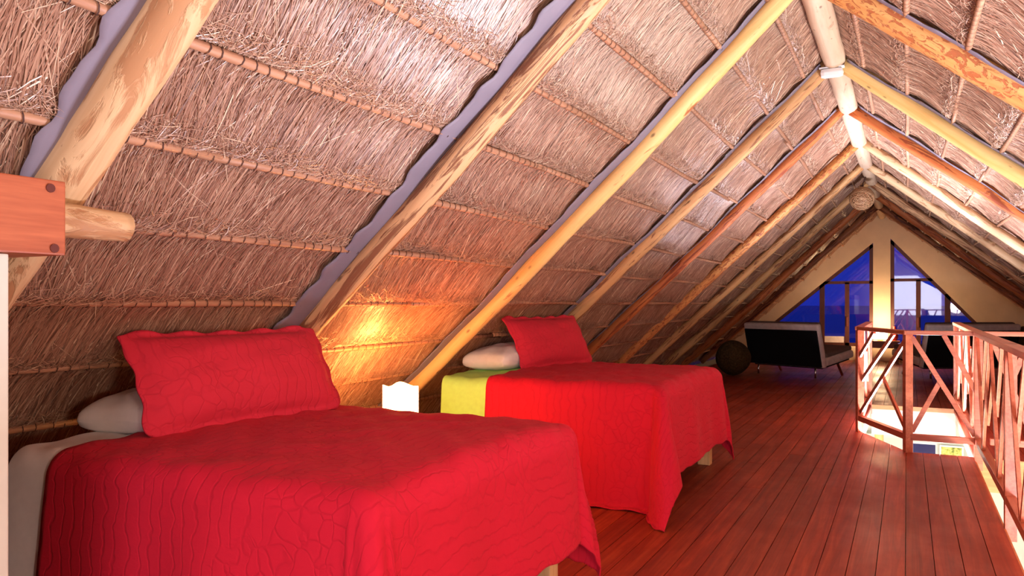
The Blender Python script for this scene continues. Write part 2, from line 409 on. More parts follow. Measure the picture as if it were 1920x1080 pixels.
for i in range(i0, math.ceil(3.5 / PW)):
    x0, x1 = i * PW - 0.006, (i + 1) * PW - 0.006
    if x1 <= -0.393: run(x0, x1, YB, YG - 0.02); continue
    if x0 < 0.006 - 0.01:                    # runs cut by the slanting edge of the stairwell
        fy = lambda x: 7.99 + (x + 0.393) * (7.05 - 7.99) / (0.006 + 0.393)
        xa, xb = max(x0, -5), min(x1, 5)
        ym = 3.2 + random.uniform(-1, 1); run(x0, x1, YB, ym)
        poly = [(xa + .0018, ym + .0012), (xb - .0018, ym + .0012)]
        if x0 < -0.393: poly += [(xb - .0018, fy(xb)), (-0.393, 7.99), (-0.37, 10.1), (xa + .0018, 10.1)]
        elif x1 > 0.006: poly += [(xb - .0018, 7.05), (0.006, 7.05), (xa + .0018, fy(xa))]
        else: poly += [(xb - .0018, fy(xb)), (xa + .0018, fy(xa))]
        MB().prism(poly, 'z', -0.03, -0.0008).build('plank', M['floor'], floor)
    elif x0 < XE - 0.02: run(x0, min(x1, XE), YB, 7.05)
    if x0 < XE - 0.02: run(x0, min(x1, XE), 10.1, YG - 0.02)
    else: run(x0, x1, 7.05, YG - 0.02)
# edge boards round the openings
t = empty('trim_1', (0, 0, 0), kind='structure')
MB().box((-0.37, 10.075, -0.045), (0.486, 10.10, 0.004)).build('edge_board', M['joist'], t)
MB().box((-0.37, 10.08, -0.34), (0.486, 10.10, -0.046)).build('fascia', M['white'], t)
t = empty('trim_2', (0, 0, 0), kind='structure')
MB().box((XE, YB, -0.26), (XE + 0.02, 7.05, -0.035)).build('fascia', M['joist'], t)
MB().box((XE, 7.03, -0.26), (3.5, 7.05, -0.004)).build('fascia', M['joist'], t)

# ================================================================== storey below
lf = MB().box((-3.6, YB, -2.8), (3.6, 12.2, -2.7)).build('floor_lower', M['tile']); tag(lf, kind='structure')
for nm, lo, hi in (('wall_lower_left', (-3.6, YB, -2.7), (-3.45, 12.0, 0.0)), ('wall_lower_right', (3.45, YB, -2.7), (3.6, 12.0, 0.30)),
                   ('wall_lower_rear', (-3.6, YB - .1, -2.7), (3.6, YB, 0.0))):
    tag(MB().box(lo, hi).build(nm, M['white']), kind='structure')
w = MB()      # far wall of the storey below, with a window opening
w.box((-3.45, 12.0, -2.7), (0.05, 12.15, -0.16)); w.box((0.37, 12.0, -2.7), (3.45, 12.15, -0.16))
w.box((0.05, 12.0, -0.70), (0.37, 12.15, -0.16)); w.box((0.05, 12.0, -2.7), (0.37, 12.15, -1.9))
tag(w.build('wall_lower_far', M['white']), kind='structure')
wn = empty('window_3', (0.21, 12.05, -1.9), kind='structure')
f_ = MB(); f_.box((-.16, 0, 0), (-.135, .05, 1.2)); f_.box((.135, 0, 0), (.16, .05, 1.2)); f_.box((-.135, 0, 1.17), (.135, .05, 1.2)); f_.box((-.135, 0, 0), (.135, .05, .03))
f_.build('window_frame', M['plastic'], wn); MB().box((-.135, .02, .03), (.135, .026, 1.17)).build('pane', M['glass'], wn)

# ================================================================== far gable wall with two glazed doors
PL, PRr = -0.621, -0.300                     # sides of the middle post
gz = lambda x, off=0.0: ZR - 0.01 - off - (ML * (XR - x) if x < XR else MR * (x - XR))
SILL = 0.29
def glaz_left():  # outlines of the openings in (x, z)
    return [(-2.529 - 0.58, SILL), (PL, SILL), (PL, 2.426), (-2.529, 0.819 - 0.0)]
LS = (2.426 - 0.819) / (2.529 - 0.621); RS = (2.502 - 0.883) / (1.757 - 0.305)
lz = lambda x: 2.426 + LS * (x - PL); rz_ = lambda x: 2.502 - RS * (x - PRr)
xl0 = PL - (2.426 - SILL) / LS; xr0 = PRr + (2.502 - SILL) / RS
g = MB()
y0, y1 = YG, YG + 0.2
g.prism([(-4.4, -0.16), (4.4, -0.16), (4.4, SILL), (-4.4, SILL)], 'y', y0, y1)
XWL, XWR = -2.62, 1.95
g.prism([(-3.5, SILL), (XWL, SILL), (XWL, lz(XWL)), (XWL, gz(XWL) + .25), (-3.5, gz(-3.5) + .25)], 'y', y0, y1)
g.prism([(XWL, lz(XWL)), (PL, 2.426), (PL, gz(PL) + .25), (XWL, gz(XWL) + .25)], 'y', y0, y1)
g.prism([(XWR, SILL), (3.5, SILL), (3.5, .35), (XWR, gz(XWR) + .25)], 'y', y0, y1)
g.prism([(PRr, 2.502), (XWR, rz_(XWR)), (XWR, gz(XWR) + .25), (PRr, gz(PRr) + .25)], 'y', y0, y1)
g.prism([(PL, SILL), (PRr, SILL), (PRr, 3.15), (PL, 3.15)], 'y', y0, y1)
tag(g.build('wall_far', M['cream']), kind='structure')
def win(name, side):
    t = empty(name, (0, YG + 0.03, 0), kind='structure')
    def bar(nm, a, b, wd=0.07, dp=0.07): return MB().bar((a[0], 0.03, a[1]), (b[0], 0.03, b[1]), dp, wd, (0, 0, 1) if abs(a[0] - b[0]) > 1e-3 else (1, 0, 0)).build(nm, M['frame'], t)
    XW = XWL if side < 0 else XWR
    if side < 0: zt, xin, xout, apex, mz, xm, xs = lz, PL, xl0, 2.426, 1.615, -1.602, -1.115
    else: zt, xin, xout, apex, mz, xm, xs = rz_, PRr, xr0, 2.502, 1.655, 0.72, 0.205
    sg = -1 if side < 0 else 1; e = 0.035
    bar('frame_rail', (XW, SILL + e), (xin, SILL + e)); bar('frame_stile', (XW - sg * e, SILL), (XW - sg * e, zt(XW))); bar('frame_stile', (xin + sg * e, SILL), (xin + sg * e, apex - 0.04))
    bar('frame_slope', (XW, zt(XW) - 0.03), (xin, apex - 0.035), 0.08)
    xmt = xin + sg * (apex - mz) / (LS if side < 0 else RS)
    bar('transom', (xmt, mz), (xin, mz), 0.06); bar('mullion', (xm, SILL), (xm, min(mz, zt(xm))), 0.10)
    st = bar('door_stile', (xs, SILL), (xs, mz), 0.085)
    MB().box((xs - 0.018, -0.05, 0.70), (xs + 0.018, -0.004, 0.90), 0.008).build('door_handle', M['dowel'], st)
    def pane(poly): MB().prism(poly, 'y', 0.028, 0.036).build('pane', M['glass'], t)
    pane([(xmt, mz), (xin, mz), (xin, apex)]); pane([(xm, SILL), (xs, SILL), (xs, mz), (xm, min(mz, zt(xm)))])
    pane([(xs, SILL), (xin, SILL), (xin, mz), (xs, mz)]); pane([(XW, SILL), (xm, SILL), (xm, zt(xm)), (XW, zt(XW))])
    if side < 0: MB().box((xm + .05, 0.01, SILL + .07), (xs - .04, 0.05, SILL + .20)).build('door_kick_rail', M['palefab'], t)
win('window_1', -1); win('window_2', 1)
# rear gable behind the camera, a closed wall without an opening
rb = MB(); rb.prism([(-3.5, -0.16), (3.5, -0.16), (3.5, 0.3), (XR, 3.2), (-3.5, 0.5)], 'y', YB - 0.12, YB)
tag(rb.build('wall_rear', M['cream']), kind='structure')
tag(MB().box((-900, 18.2, -6.2), (900, 1800, -6.0)).build('sea', M['sea']), 'calm dark blue sea out to the horizon', 'sea', kind='stuff')

# ================================================================== log rafters and ridge
def log_mesh(L, r0, r1, seed, bend=0.02, seg=14, rings=34, knob=None):
    rg = random.Random(seed); ph = [rg.uniform(0, 6.28) for _ in range(8)]
    V, Fq = [], []
    for i in range(rings):
        t = i / (rings - 1); z = t * L; r = r0 + (r1 - r0) * t
        cx = bend * (math.sin(t * 4.2 + ph[0]) - math.sin(ph[0])) * min(1, t * 3) + 0.25 * bend * math.sin(t * 11 + ph[1]); cy = bend * 0.5 * math.sin(t * 5.5 + ph[2])
        for k in range(seg):
            a = k * 2 * math.pi / seg
            rr = r * (1 + 0.06 * math.sin(2 * a + ph[3] + t * 3) + 0.05 * math.sin(3 * a + ph[4] - t * 7) + 0.05 * math.sin(z * 6 + ph[5]) * math.sin(a + ph[6]) + 0.03 * math.sin(z * 17 + 2 * a + ph[7]))
            if knob and abs(z - knob[0]) < 0.14: rr += 0.03 * math.exp(-((z - knob[0]) / 0.05) ** 2) * max(0, math.cos(a - knob[1])) ** 2
            V.append((cx + rr * math.cos(a), cy + rr * math.sin(a), z))
    for i in range(rings - 1):
        for k in range(seg): Fq.append((i * seg + k, i * seg + (k + 1) % seg, (i + 1) * seg + (k + 1) % seg, (i + 1) * seg + k))
    me = mesh_np('log', V, Fq, None, True)
    bm = bmesh.new(); bm.from_mesh(me); bm.verts.ensure_lookup_table()
    bm.faces.new([bm.verts[k] for k in range(seg)][::-1]); bm.faces.new([bm.verts[(rings - 1) * seg + k] for k in range(seg)])
    bm.to_mesh(me); bm.free(); return me
SHADOW_BAND = m_plain('grey_shadow_band', srgb(132, 122, 134), 0.6, 0.4, nscale=9, namt=0.06)
def shadow_band(S, k, r, ext, root):  # grey strip laid on the thatch to draw a rafter's shadow band
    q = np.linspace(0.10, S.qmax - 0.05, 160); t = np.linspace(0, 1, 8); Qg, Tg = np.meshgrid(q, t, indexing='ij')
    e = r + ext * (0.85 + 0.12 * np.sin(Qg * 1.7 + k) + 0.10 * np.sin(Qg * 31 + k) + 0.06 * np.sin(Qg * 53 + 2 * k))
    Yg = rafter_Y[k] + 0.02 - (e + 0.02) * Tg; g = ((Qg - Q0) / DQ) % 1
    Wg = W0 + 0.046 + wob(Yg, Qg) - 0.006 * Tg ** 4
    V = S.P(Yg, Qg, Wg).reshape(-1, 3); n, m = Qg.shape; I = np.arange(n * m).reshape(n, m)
    o = link('shadow_band_strip', mesh_np('shadow_band_strip', V, np.stack([I[:-1, :-1], I[1:, :-1], I[1:, 1:], I[:-1, 1:]], -1).reshape(-1, 4), None, True), SHADOW_BAND, root)
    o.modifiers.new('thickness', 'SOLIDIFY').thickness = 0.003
for k in range(1, 6): shadow_band(SL, k, 0.056, {1: .085, 2: .105}.get(k, .05), CL)
for k in range(3, 6): shadow_band(SR, k, 0.056, .065, CR)
LOG = dict(
    pale=m_log('log_pale', srgb(228, 192, 146), srgb(206, 162, 116), srgb(186, 136, 94), 0.58),
    streak=m_log('log_streaked', srgb(222, 174, 124), srgb(186, 128, 84), srgb(140, 88, 58), 0.53, (26, 26, 2.0)),
    gold=m_log('log_gold', srgb(242, 206, 134), srgb(226, 174, 98), srgb(166, 96, 50), 0.67),
    tan=m_log('log_tan', srgb(224, 178, 120), srgb(192, 134, 82), srgb(146, 92, 58), 0.58, (20, 20, 2.4)),
    orange=m_log('log_orange', srgb(214, 128, 68), srgb(184, 92, 48), srgb(150, 70, 38), 0.57, (20, 20, 2.2)),
    bark=m_log('log_bark', srgb(232, 168, 98), srgb(206, 122, 64), srgb(182, 102, 58), 0.54, (30, 30, 12)),
    dark=m_log('log_dark', srgb(190, 124, 78), srgb(156, 90, 52), srgb(112, 58, 36), 0.54, (20, 20, 2.2)))
def rafter(S, k, r, mat, label, seed, knob=None, q1=None):
    q0 = 0.03; L = (q1 or (S.qmax - 0.02)) - q0
    z = Vector(S.D); x = Vector((0, 1, 0)); y = z.cross(x); o0 = S.P(rafter_Y[k], q0, 0.0)
    o = link('log_rafter', log_mesh(L, r * 0.92, r * 1.06, seed, 0.016 + 0.008 * (seed % 3), knob=knob), LOG[mat])
    o.matrix_world = Matrix(((x.x, y.x, z.x, o0[0]), (x.y, y.y, z.y, o0[1]), (x.z, y.z, z.z, o0[2]), (0, 0, 0, 1)))
    tag(o, label, 'rafter', 'log rafters on the left slope' if S is SL else 'log rafters on the right slope')
LR = [(1, .072, 'pale', 'thick pale peeled log rafter crossing behind the square beam, left foreground'),
      (2, .056, 'streak', 'bark-streaked tan log rafter rising from behind the nearest red pillow'),
      (3, .058, 'gold', 'golden log rafter with dark knots rising behind the lit bedside lamp'),
      (4, .058, 'tan', 'tan log rafter rising behind the second bed\'s red pillow to the white ridge light'),
      (5, .056, 'orange', 'orange-red log rafter on the left slope, next beyond the white ridge light'),
      (6, .054, 'bark', 'orange log rafter with flaking bark, left slope, second beyond the white ridge light'),
      (7, .056, 'tan', 'slim tan log rafter on the left slope, third beyond the white ridge light'),
      (8, .060, 'tan', 'tan log rafter on the left slope ending just left of the woven ball lamp'),
      (9, .066, 'orange', 'reddish log rafter on the left slope, second from the gable windows'),
      (10, .070, 'dark', 'dark brown log rafter on the left slope closest to the gable windows')]
for k, r, m_, lab in LR: rafter(SL, k, r, m_, lab, 20 + k, knob=(3.55, 0.6) if k == 3 else None)
RRr = [(3, .064, 'bark', 'large orange log rafter with flaking bark, right slope, nearest the top corner'),
       (4, .062, 'gold', 'thick yellow log rafter on the right slope meeting the ridge at the white light'),
       (5, .056, 'orange', 'orange-red log rafter on the right slope, next beyond the white ridge light'),
       (6, .050, 'pale', 'pale speckled log rafter on the right slope, second beyond the white ridge light'),
       (7, .054, 'pale', 'smooth pale yellow log rafter on the right slope, third beyond the white ridge light'),
       (8, .060, 'streak', 'streaked tan log rafter on the right slope just right of the woven ball lamp'),
       (9, .066, 'orange', 'reddish log rafter on the right slope, second from the gable windows'),
       (10, .070, 'dark', 'dark brown log rafter on the right slope closest to the gable windows')]
for k, r, m_, lab in RRr: rafter(SR, k, r, m_, lab, 60 + k)
o = link('ridge_log', log_mesh(YG - YB - 0.02, .078, .070, 5, 0.012, 16, 90), m_log('log_ridge', srgb(214, 184, 154), srgb(196, 162, 132), srgb(180, 138, 108), 0.64), None, (XR, YB + 0.01, ZR - 0.012), (R(-90), 0, 0))
tag(o, 'long pale ridge log running under the peak of the thatched roof', 'ridge beam')

# ================================================================== partition, beam and purlin stub at the left
tag(MB().box((-2.12, YB, 0.0), (-1.895, 1.118, 1.315), 0.004).build('wall_left', M['white']), kind='structure')
b = empty('wooden_beam', (-1.95, 0, 1.315), 0, 'square red-brown timber beam with dowel pegs on the white partition', 'beam')
MB().box((-0.14, YB + 0.02, 0.002), (0.075, 1.245, 0.186), 0.004).build('timber', M['beam'], b)
for y, z in ((1.205, 0.165), (1.215, 0.018), (1.00, 0.075)):
    MB().tube([(0.072, y, z), (0.079, y, z)], 0.011, 12).build('dowel', M['dowel'], b)
o = link('round_pole', log_mesh(0.9, .046, .044, 3, 0.004), LOG['pale'], None, (-1.965, 0.58, 1.415), (R(-90), 0, 0))
tag(o, 'short round pale pole end sticking out past the square beam', 'pole')

# ================================================================== beds
def hang(t, r=0.07, flare=0.07):
    a = np.clip(t / r, 0, math.pi / 2); rest = np.maximum(0, t - r * math.pi / 2)
    return r * np.sin(a) + flare * rest, r * (1 - np.cos(a)) + rest
def drape(name, x0, x1, y0, y1, ztop, on, of, ofoot, mat, lab, cat, grp, thick=0.006, lift=0.0, seed=1, foot=True, fold=0.5, nx=120, ny=150, wave=0.012, zmin=0.012, slant=0.0, round_=0.8, flare_n=0.0, fold_f=0.18, tip_x=1.0):
    """cloth lying on a bed top [x0,x1]x[y0,y1] and hanging over near (on), far (of) and foot sides"""
    r = 0.07 + lift; X1, Y0, Y1 = x1 - 0.07, y0 + 0.07, y1 - 0.07
    us = np.concatenate([np.linspace(x0, X1, nx // 2)[:-1], np.linspace(X1, X1 + ofoot, nx // 2)]) if foot else np.linspace(x0, x1, nx)
    vs_ = np.concatenate([np.linspace(Y0 - on, Y0, ny // 3)[:-1], np.linspace(Y0, Y1, ny // 3)[:-1], np.linspace(Y1, Y1 + of, ny // 3)])
    U, Vv = np.meshgrid(us, vs_, indexing='ij')
    if slant: U = U + slant * np.clip((Y0 - Vv) / on, 0, 1) * np.clip((X1 - U) / (X1 - x0), 0, 1)
    d = np.maximum(0, U - X1) if foot else np.zeros_like(U); en = np.maximum(0, Y0 - Vv); ef = np.maximum(0, Vv - Y1); e = en + ef; sg = np.where(en > 0, -1.0, 1.0)
    oo = np.where(en > 0, on, of); a_, b_ = d / max(ofoot, 1e-6), e / oo           # round the cloth's corners
    d2 = d * (1 - round_ + round_ * np.sqrt(np.maximum(0, 1 - b_ ** 2 / 2))); e2 = e * (1 - round_ + round_ * np.sqrt(np.maximum(0, 1 - a_ ** 2 / 2)))
    both = (d > 0) & (e > 0); d = np.where(both, d2, d); e = np.where(both, e2, e)
    t = np.sqrt(d * d + e * e); ph = np.arctan2(e, np.maximum(d, 1e-9)); ph = np.where(e <= 0, 0, np.where(d <= 0, math.pi / 2, ph))
    mn = np.minimum(d, e); ex = np.where(en > 0, fold, fold_f) * 1.3 * d * e / np.maximum(t, 1e-6); t2 = np.sqrt(np.maximum(t * t - ex * ex, 0))
    out, drop = hang(t2, r); out = out + flare_n * drop * (en > 0)
    s1 = np.sin(U * 7.5 + seed) + 0.6 * np.sin(U * 15 + 2 * seed); s2 = np.sin(Vv * 7.0 + 1.3 * seed) + 0.5 * np.sin(Vv * 16 + seed)
    wv = np.where(e > d, s1, s2); out = out + wave * wv * np.clip(drop / 0.35, 0, 1)
    # a gathered fold beside each corner
    out = out - 0.03 * np.exp(-((ph - 0.30) / 0.20) ** 2) * np.clip(mn / 0.1, 0, 1) - 0.02 * np.exp(-((ph - 1.25) / 0.20) ** 2) * np.clip(mn / 0.1, 0, 1)
    px = np.minimum(U, X1) if foot else U; py = np.clip(Vv, Y0, Y1)
    cw = 0.016 * (1 - np.clip(t / 0.1, 0, 1)) * np.sin(np.clip((py - Y0) / (Y1 - Y0), 0, 1) * math.pi)
    rip = 0.003 * np.sin(U * 19 + 3 * np.sin(Vv * 6)) + 0.003 * np.sin(Vv * 23 + 2 * np.sin(U * 9)) + 0.0025 * np.sin(U * 41 + Vv * 37)
    Z = ztop + lift + cw + rip - drop
    over = np.maximum(0, zmin - Z); Z = np.maximum(Z, zmin + 0.004 * np.sin(U * 30)); out = out + over * 0.7
    exx = ex * np.where(en > 0, tip_x, 1.0)
    P = np.stack([px + (out + exx) * np.cos(ph) * (t > 0), py + sg * (out + ex) * np.sin(ph) * (t > 0), Z], -1)
    n, m = U.shape; I = np.arange(n * m).reshape(n, m); Fq = np.stack([I[:-1, :-1], I[1:, :-1], I[1:, 1:], I[:-1, 1:]], -1).reshape(-1, 4)
    cx, cy = (x0 + x1) / 2, (y0 + y1) / 2; P = P - np.array([cx, cy, 0])
    uv = np.stack([U.ravel() - x0, Vv.ravel() - y0], -1)
    o = link(name, mesh_np(name, P.reshape(-1, 3), Fq, uv, True), mat, None, (cx, cy, 0))
    so = o.modifiers.new('thickness', 'SOLIDIFY'); so.thickness = thick; so.offset = -1
    return tag(o, lab, cat, grp)
def pillow(name, w, h, T, mat, loc, rot, lab, cat, grp, sham=False, seed=0, n=44):
    """stuffed pillow, outline with ears at the corners; a sham gets a scalloped flat flange"""
    g_ = np.linspace(-1, 1, n); A, B = np.meshgrid(g_, g_, indexing='ij')
    fl = 0.075 if sham else 0.0
    inx = np.clip(np.abs(A) / (1 - fl), 0, 1); iny = np.clip(np.abs(B) / (1 - fl * w / h), 0, 1)
    puff = (1 - inx ** 2.6) ** (0.55 if sham else 0.42) * (1 - iny ** 2.6) ** (0.55 if sham else 0.42)
    sx = 1 - 0.07 * (1 - np.abs(A) ** 2) * 0 - 0.055 * (1 - B ** 2) * np.abs(A) ** 3; sy = 1 - 0.10 * (1 - A ** 2) * np.abs(B) ** 3
    sx = 1 - 0.05 * (1 - B ** 2) * np.abs(A) ** 4; sy = 1 - 0.09 * (1 - A ** 2) * np.abs(B) ** 4
    if sham:
        sx = sx + 0.012 * np.cos(B * 11 + seed) * np.abs(A) ** 20; sy = sy + 0.022 * np.cos(A * 17 + seed) * np.abs(B) ** 20
        cr = np.clip((np.abs(A) + np.abs(B) - 1.80) / 0.20, 0, 1) ** 1.5; sx = sx - 0.045 * cr; sy = sy - 0.085 * cr
    if not sham: sx = sx - 0.16 * (A * B) ** 6; sy = sy - 0.09 * (A * B) ** 6
    X = A * sx * w / 2; Yy = B * sy * h / 2
    wr = 0.004 * np.sin(A * 9 + 3 * B + seed) + 0.003 * np.sin(B * 13 - 4 * A + seed)
    top = T / 2 * puff + wr * puff + 0.0035; bot = -T / 2 * puff - 0.0035
    bend = -0.02 * (np.abs(B) ** 2) + (0.010 * np.sin(A * 17 + seed) * np.abs(B) ** 14 if sham else 0)
    V = np.concatenate([np.stack([X, Yy, top + bend], -1).reshape(-1, 3), np.stack([X, Yy, bot + bend], -1).reshape(-1, 3)])
    I = np.arange(n * n).reshape(n, n); q = np.stack([I[:-1, :-1], I[1:, :-1], I[1:, 1:], I[:-1, 1:]], -1).reshape(-1, 4)
    rim = np.concatenate([I[0, :-1], I[:-1, -1], I[-1, :0:-1], I[:0:-1, 0]]); nx_ = np.roll(rim, -1)
    side = np.stack([rim, nx_, nx_ + n * n, rim + n * n], -1)
    uv1 = np.stack([(A.ravel() + 1) * w / 2, (B.ravel() + 1) * h / 2], -1); uv = np.concatenate([uv1, uv1])
    o = link(name, mesh_np(name, V, np.concatenate([q, q[:, ::-1] + n * n, side]), uv, True), mat, None, loc, rot)
    return tag(o, lab, cat, grp)
def bed(x0, x1, y0, y1, zt, lab):
    b = empty('bed', ((x0 + x1) / 2, (y0 + y1) / 2, 0), 0, lab, 'bed', 'two beds under the thatch'); L, Wd = (x1 - x0) / 2 - 0.02, (y1 - y0) / 2 - 0.02
    hx = -L + 0.02
    for sx in (-1, 1):
        for sy in (-1, 1): MB().box((sx * (L - 0.08) - 0.045, sy * (Wd - 0.09) - 0.04, 0.0), (sx * (L - 0.08) + 0.045, sy * (Wd - 0.09) + 0.04, 0.34), 0.005).build('leg', M['pine'], b)
    for sy in (-1, 1): MB().box((-L, sy * (Wd - 0.016) - 0.014, 0.22), (L, sy * (Wd - 0.016) + 0.014, 0.36), 0.004).build('side_rail', M['pine'], b)
    MB().box((L - 0.03, -Wd + 0.032, 0.22), (L - 0.002, Wd - 0.032, 0.36), 0.004).build('end_rail', M['pine'], b)
    for k in range(9): MB().box((-L + 0.05 + k * (2 * L - 0.2) / 8, -Wd + 0.03, 0.345), (-L + 0.13 + k * (2 * L - 0.2) / 8, Wd - 0.03, 0.362), 0).build('slat', M['pine'], b)
    MB().box((-L, -Wd, 0.364), (L, Wd, zt - 0.012), 0.06).build('mattress', M['sheet'], b)
    return b
ZT = 0.71
B1 = (-2.66, -1.19, 1.58, 2.95); B2 = (-2.73, -1.24, 4.42, 5.95)
bed(*B1, ZT, 'nearest bed beside the white partition, pine leg showing at its foot')
bed(*B2, ZT, 'farther bed beyond the glowing bedside lamp, with pine frame')
drape('bed_sheet', B1[0] - 0.02, B1[0] + 0.25, B1[2], B1[3], ZT, 0.56, 0.45, 0.1, M['sheet'], 'white sheet hanging down beside the red spread at the head of the nearest bed', 'sheet', 'bed sheets', 0.004, 0.001, 2, False, wave=0.016)
drape('bed_sheet', B2[0] - 0.02, B2[0] + 0.37, B2[2], B2[3], ZT, 0.34, 0.30, 0.1, M['lime'], 'white sheet with lime-yellow light put into its colour at the head of the farther bed', 'sheet', 'bed sheets', 0.004, 0.001, 5, False, wave=0.003)
drape('bedspread', B1[0] + 0.20, B1[1], B1[2], B1[3], ZT, 0.74, 0.62, 0.52, M['red'], 'red quilted bedspread draped over the nearest bed', 'bedspread', 'red bedspreads', 0.006, 0.012, 1.2, fold=0.34, round_=0.45)
drape('bedspread', B2[0] + 0.32, B2[1], B2[2], B2[3], ZT, 0.82, 0.62, 0.58, M['red'], 'red quilted bedspread on the farther bed, corner tips reaching the floor', 'bedspread', 'red bedspreads', 0.006, 0.012, 3.4, fold=0.80, wave=0.010, round_=0.35, flare_n=0.03, tip_x=0.35)
# pillows: sham leaning on the roof side, white one flat behind it
def lean(cx, cy, cz, tilt, yaw=0.0, roll=0.0):
    return (cx, cy, cz), (Matrix.Rotation(yaw, 3, 'Z') @ Matrix.Rotation(R(90) - tilt, 3, 'Y') @ Matrix.Rotation(R(90), 3, 'Z') @ Matrix.Rotation(roll, 3, 'Z')).to_euler()
l_, r_ = lean(-2.385, 2.33, 0.915, R(27), R(-5)); pillow('pillow', 0.97, 0.43, 0.15, M['red_p'], l_, r_, 'long red quilted pillow with scalloped edge leaning on the nearest bed', 'pillow', 'red pillows', True, 1)
l_, r_ = lean(-2.40, 5.42, 0.915, R(26), R(-9)); pillow('pillow', 1.0, 0.44, 0.15, M['red_p'], l_, r_, 'red quilted pillow leaning at the head of the farther bed', 'pillow', 'red pillows', True, 2.2)
pillow('pillow', 0.40, 0.72, 0.17, M['sheet'], (-2.60, 2.21, 0.79), (0, R(-2), R(4)), 'white pillow peeking out behind the long red pillow on the nearest bed', 'pillow', 'white pillows', False, 3)
pillow('pillow', 0.40, 0.90, 0.18, M['sheet'], (-2.62, 5.20, 0.805), (0, R(-2), R(-3)), 'cream-white pillow peeking out behind the red pillow on the farther bed', 'pillow', 'white pillows', False, 4)

# ================================================================== bedside table and glowing lamp
nt = empty('bedside_table', (-2.52, 3.62, 0), 0, 'small wooden bedside table between the beds, under the glowing lamp', 'table')
MB().box((-.19, -.19, .40), (.19, .19, .43), .004).build('tabletop', M['table'], nt)
for sx in (-1, 1):
    for sy in (-1, 1): MB().box((sx * .165 - .02, sy * .165 - .02, 0), (sx * .165 + .02, sy * .165 + .02, .40), .003).build('leg', M['table'], nt)
def wavy_shade(w, h, amp, n=12):
    bm = bmesh.new(); base, top = [], []
    m_ = 4 * n
    for i in range(m_):
        sdx, t_ = divmod(i, n); t_ = t_ / n; a = w / 2
        p = [(-a + 2 * a * t_, -a), (a, -a + 2 * a * t_), (a - 2 * a * t_, a), (-a, a - 2 * a * t_)][sdx]
        rr = math.hypot(*p); lim = w * 0.64; p = (p[0] * min(1, lim / rr), p[1] * min(1, lim / rr))
        base.append(bm.verts.new((p[0], p[1], 0))); top.append(bm.verts.new((p[0], p[1], h + amp * math.sin((p[0] + p[1]) / w * 5.0 + 0.8))))
    for i in range(m_): f = bm.faces.new((base[i], base[(i + 1) % m_], top[(i + 1) % m_], top[i])); f.smooth = False
    me = bpy.data.meshes.new('shade'); bm.to_mesh(me); bm.free(); return me
tl = empty('bedside_lamp', (-2.52, 3.62, 0.43), 0, 'glowing white square lamp with wavy top rim between the two beds', 'lamp')
MB().box((-.07, -.07, 0), (.07, .07, .018), .004).build('base', M['table'], tl)
sh = link('lamp_shade', wavy_shade(0.155, 0.29, 0.010), M['shade'], tl, (0, 0, 0.018))
so = sh.modifiers.new('thickness', 'SOLIDIFY'); so.thickness = 0.003
pl_ = lamp('bedside_lamp_glow', 'POINT', (-2.52, 3.62, 0.70), 7, (1.0, 0.45, 0.12), 0.045)

# ================================================================== railings
def railing(a, b, lab, strips, zt=0.975, zb=0.125, post_a=True, post_b=True, pa_bot=-0.10, tw=0.075, th=0.034, loc=True):
    a = Vector((*a, 0)); b = Vector((*b, 0)); d = b - a; L = d.length; ang = math.atan2(d.y, d.x)
    t = empty('railing', a, ang, lab, 'railing', 'slatted timber railings')
    MB().box((-0.03, -tw / 2, zt - th), (L + 0.03, tw / 2, zt), .004).build('top_rail', M['rail'], t)
    MB().box((0.02, -0.025, zb - 0.028), (L - 0.02, 0.025, zb + 0.022), .003).build('bottom_rail', M['rail'], t)
    for ok, x in ((post_a, 0.0), (post_b, L)):
        if ok: MB().box((x - .029, -.029, pa_bot), (x + .029, .029, zt - th), .003).build('post', M['rail'], t)
    hgt = zt - th - zb - 0.022
    for i, (s0, t0, s1, t1) in enumerate(strips):
        off = 0.010 if i % 2 else -0.010
        p0 = (s0 * L, off, zb + .022 + t0 * hgt); p1 = (s1 * L, off, zb + .022 + t1 * hgt)
        MB().bar(p0, p1, 0.020, 0.036, (0, 1, 0) and (0, 0, 1), .002).build('baluster', M['rail'], t)
    return t
S_AB = [(.36, 1, .03, .70), (.72, 1, .03, .42), (.97, .93, .05, .04), (.5, .5, .95, .02)]
S_BC = [(.06, .98, .95, .02), (.06, .02, .46, .53), (.52, 1, .97, .45)]
railing(A_, B_, 'short slanting railing panel cutting the near corner of the stairwell', S_AB, pa_bot=-0.10)
railing(B_, C_, 'short railing panel facing the camera across the stairwell', S_BC, post_a=False)
def diag(n):
    out = []; rg = random.Random(n)
    for k in range(n):
        x = k / n; w_ = 1.0 / n
        out += [(x + .04 * w_, 1, x + .52 * w_, 0), (x + .50 * w_, 1, x + .20 * w_, .42), (x + .98 * w_, 1, x + .56 * w_, 0.02), (x + .62 * w_, .25, x + .98 * w_, .98 - .3 * rg.random())]
    return out
XLN = 0.505
railing((-0.393, 10.08), A_, 'short railing panel along the left side of the stairwell', diag(2), post_b=False)
railing((XLN, 10.3), C_, 'railing panel along the right side of the stairwell', diag(3), post_b=False)
railing(C_, (XLN, 5.05), 'railing panel along the open void, next to the stairwell corner', diag(2), post_a=False)
railing((XLN, 5.05), (XLN, 2.9), 'railing panel nearest the camera along the open void', diag(2), post_a=False)
railing((XLN + .05, 7.085), (2.3, 7.085), 'pale-topped railing across the far side of the open void at the right edge', diag(3), post_a=False)

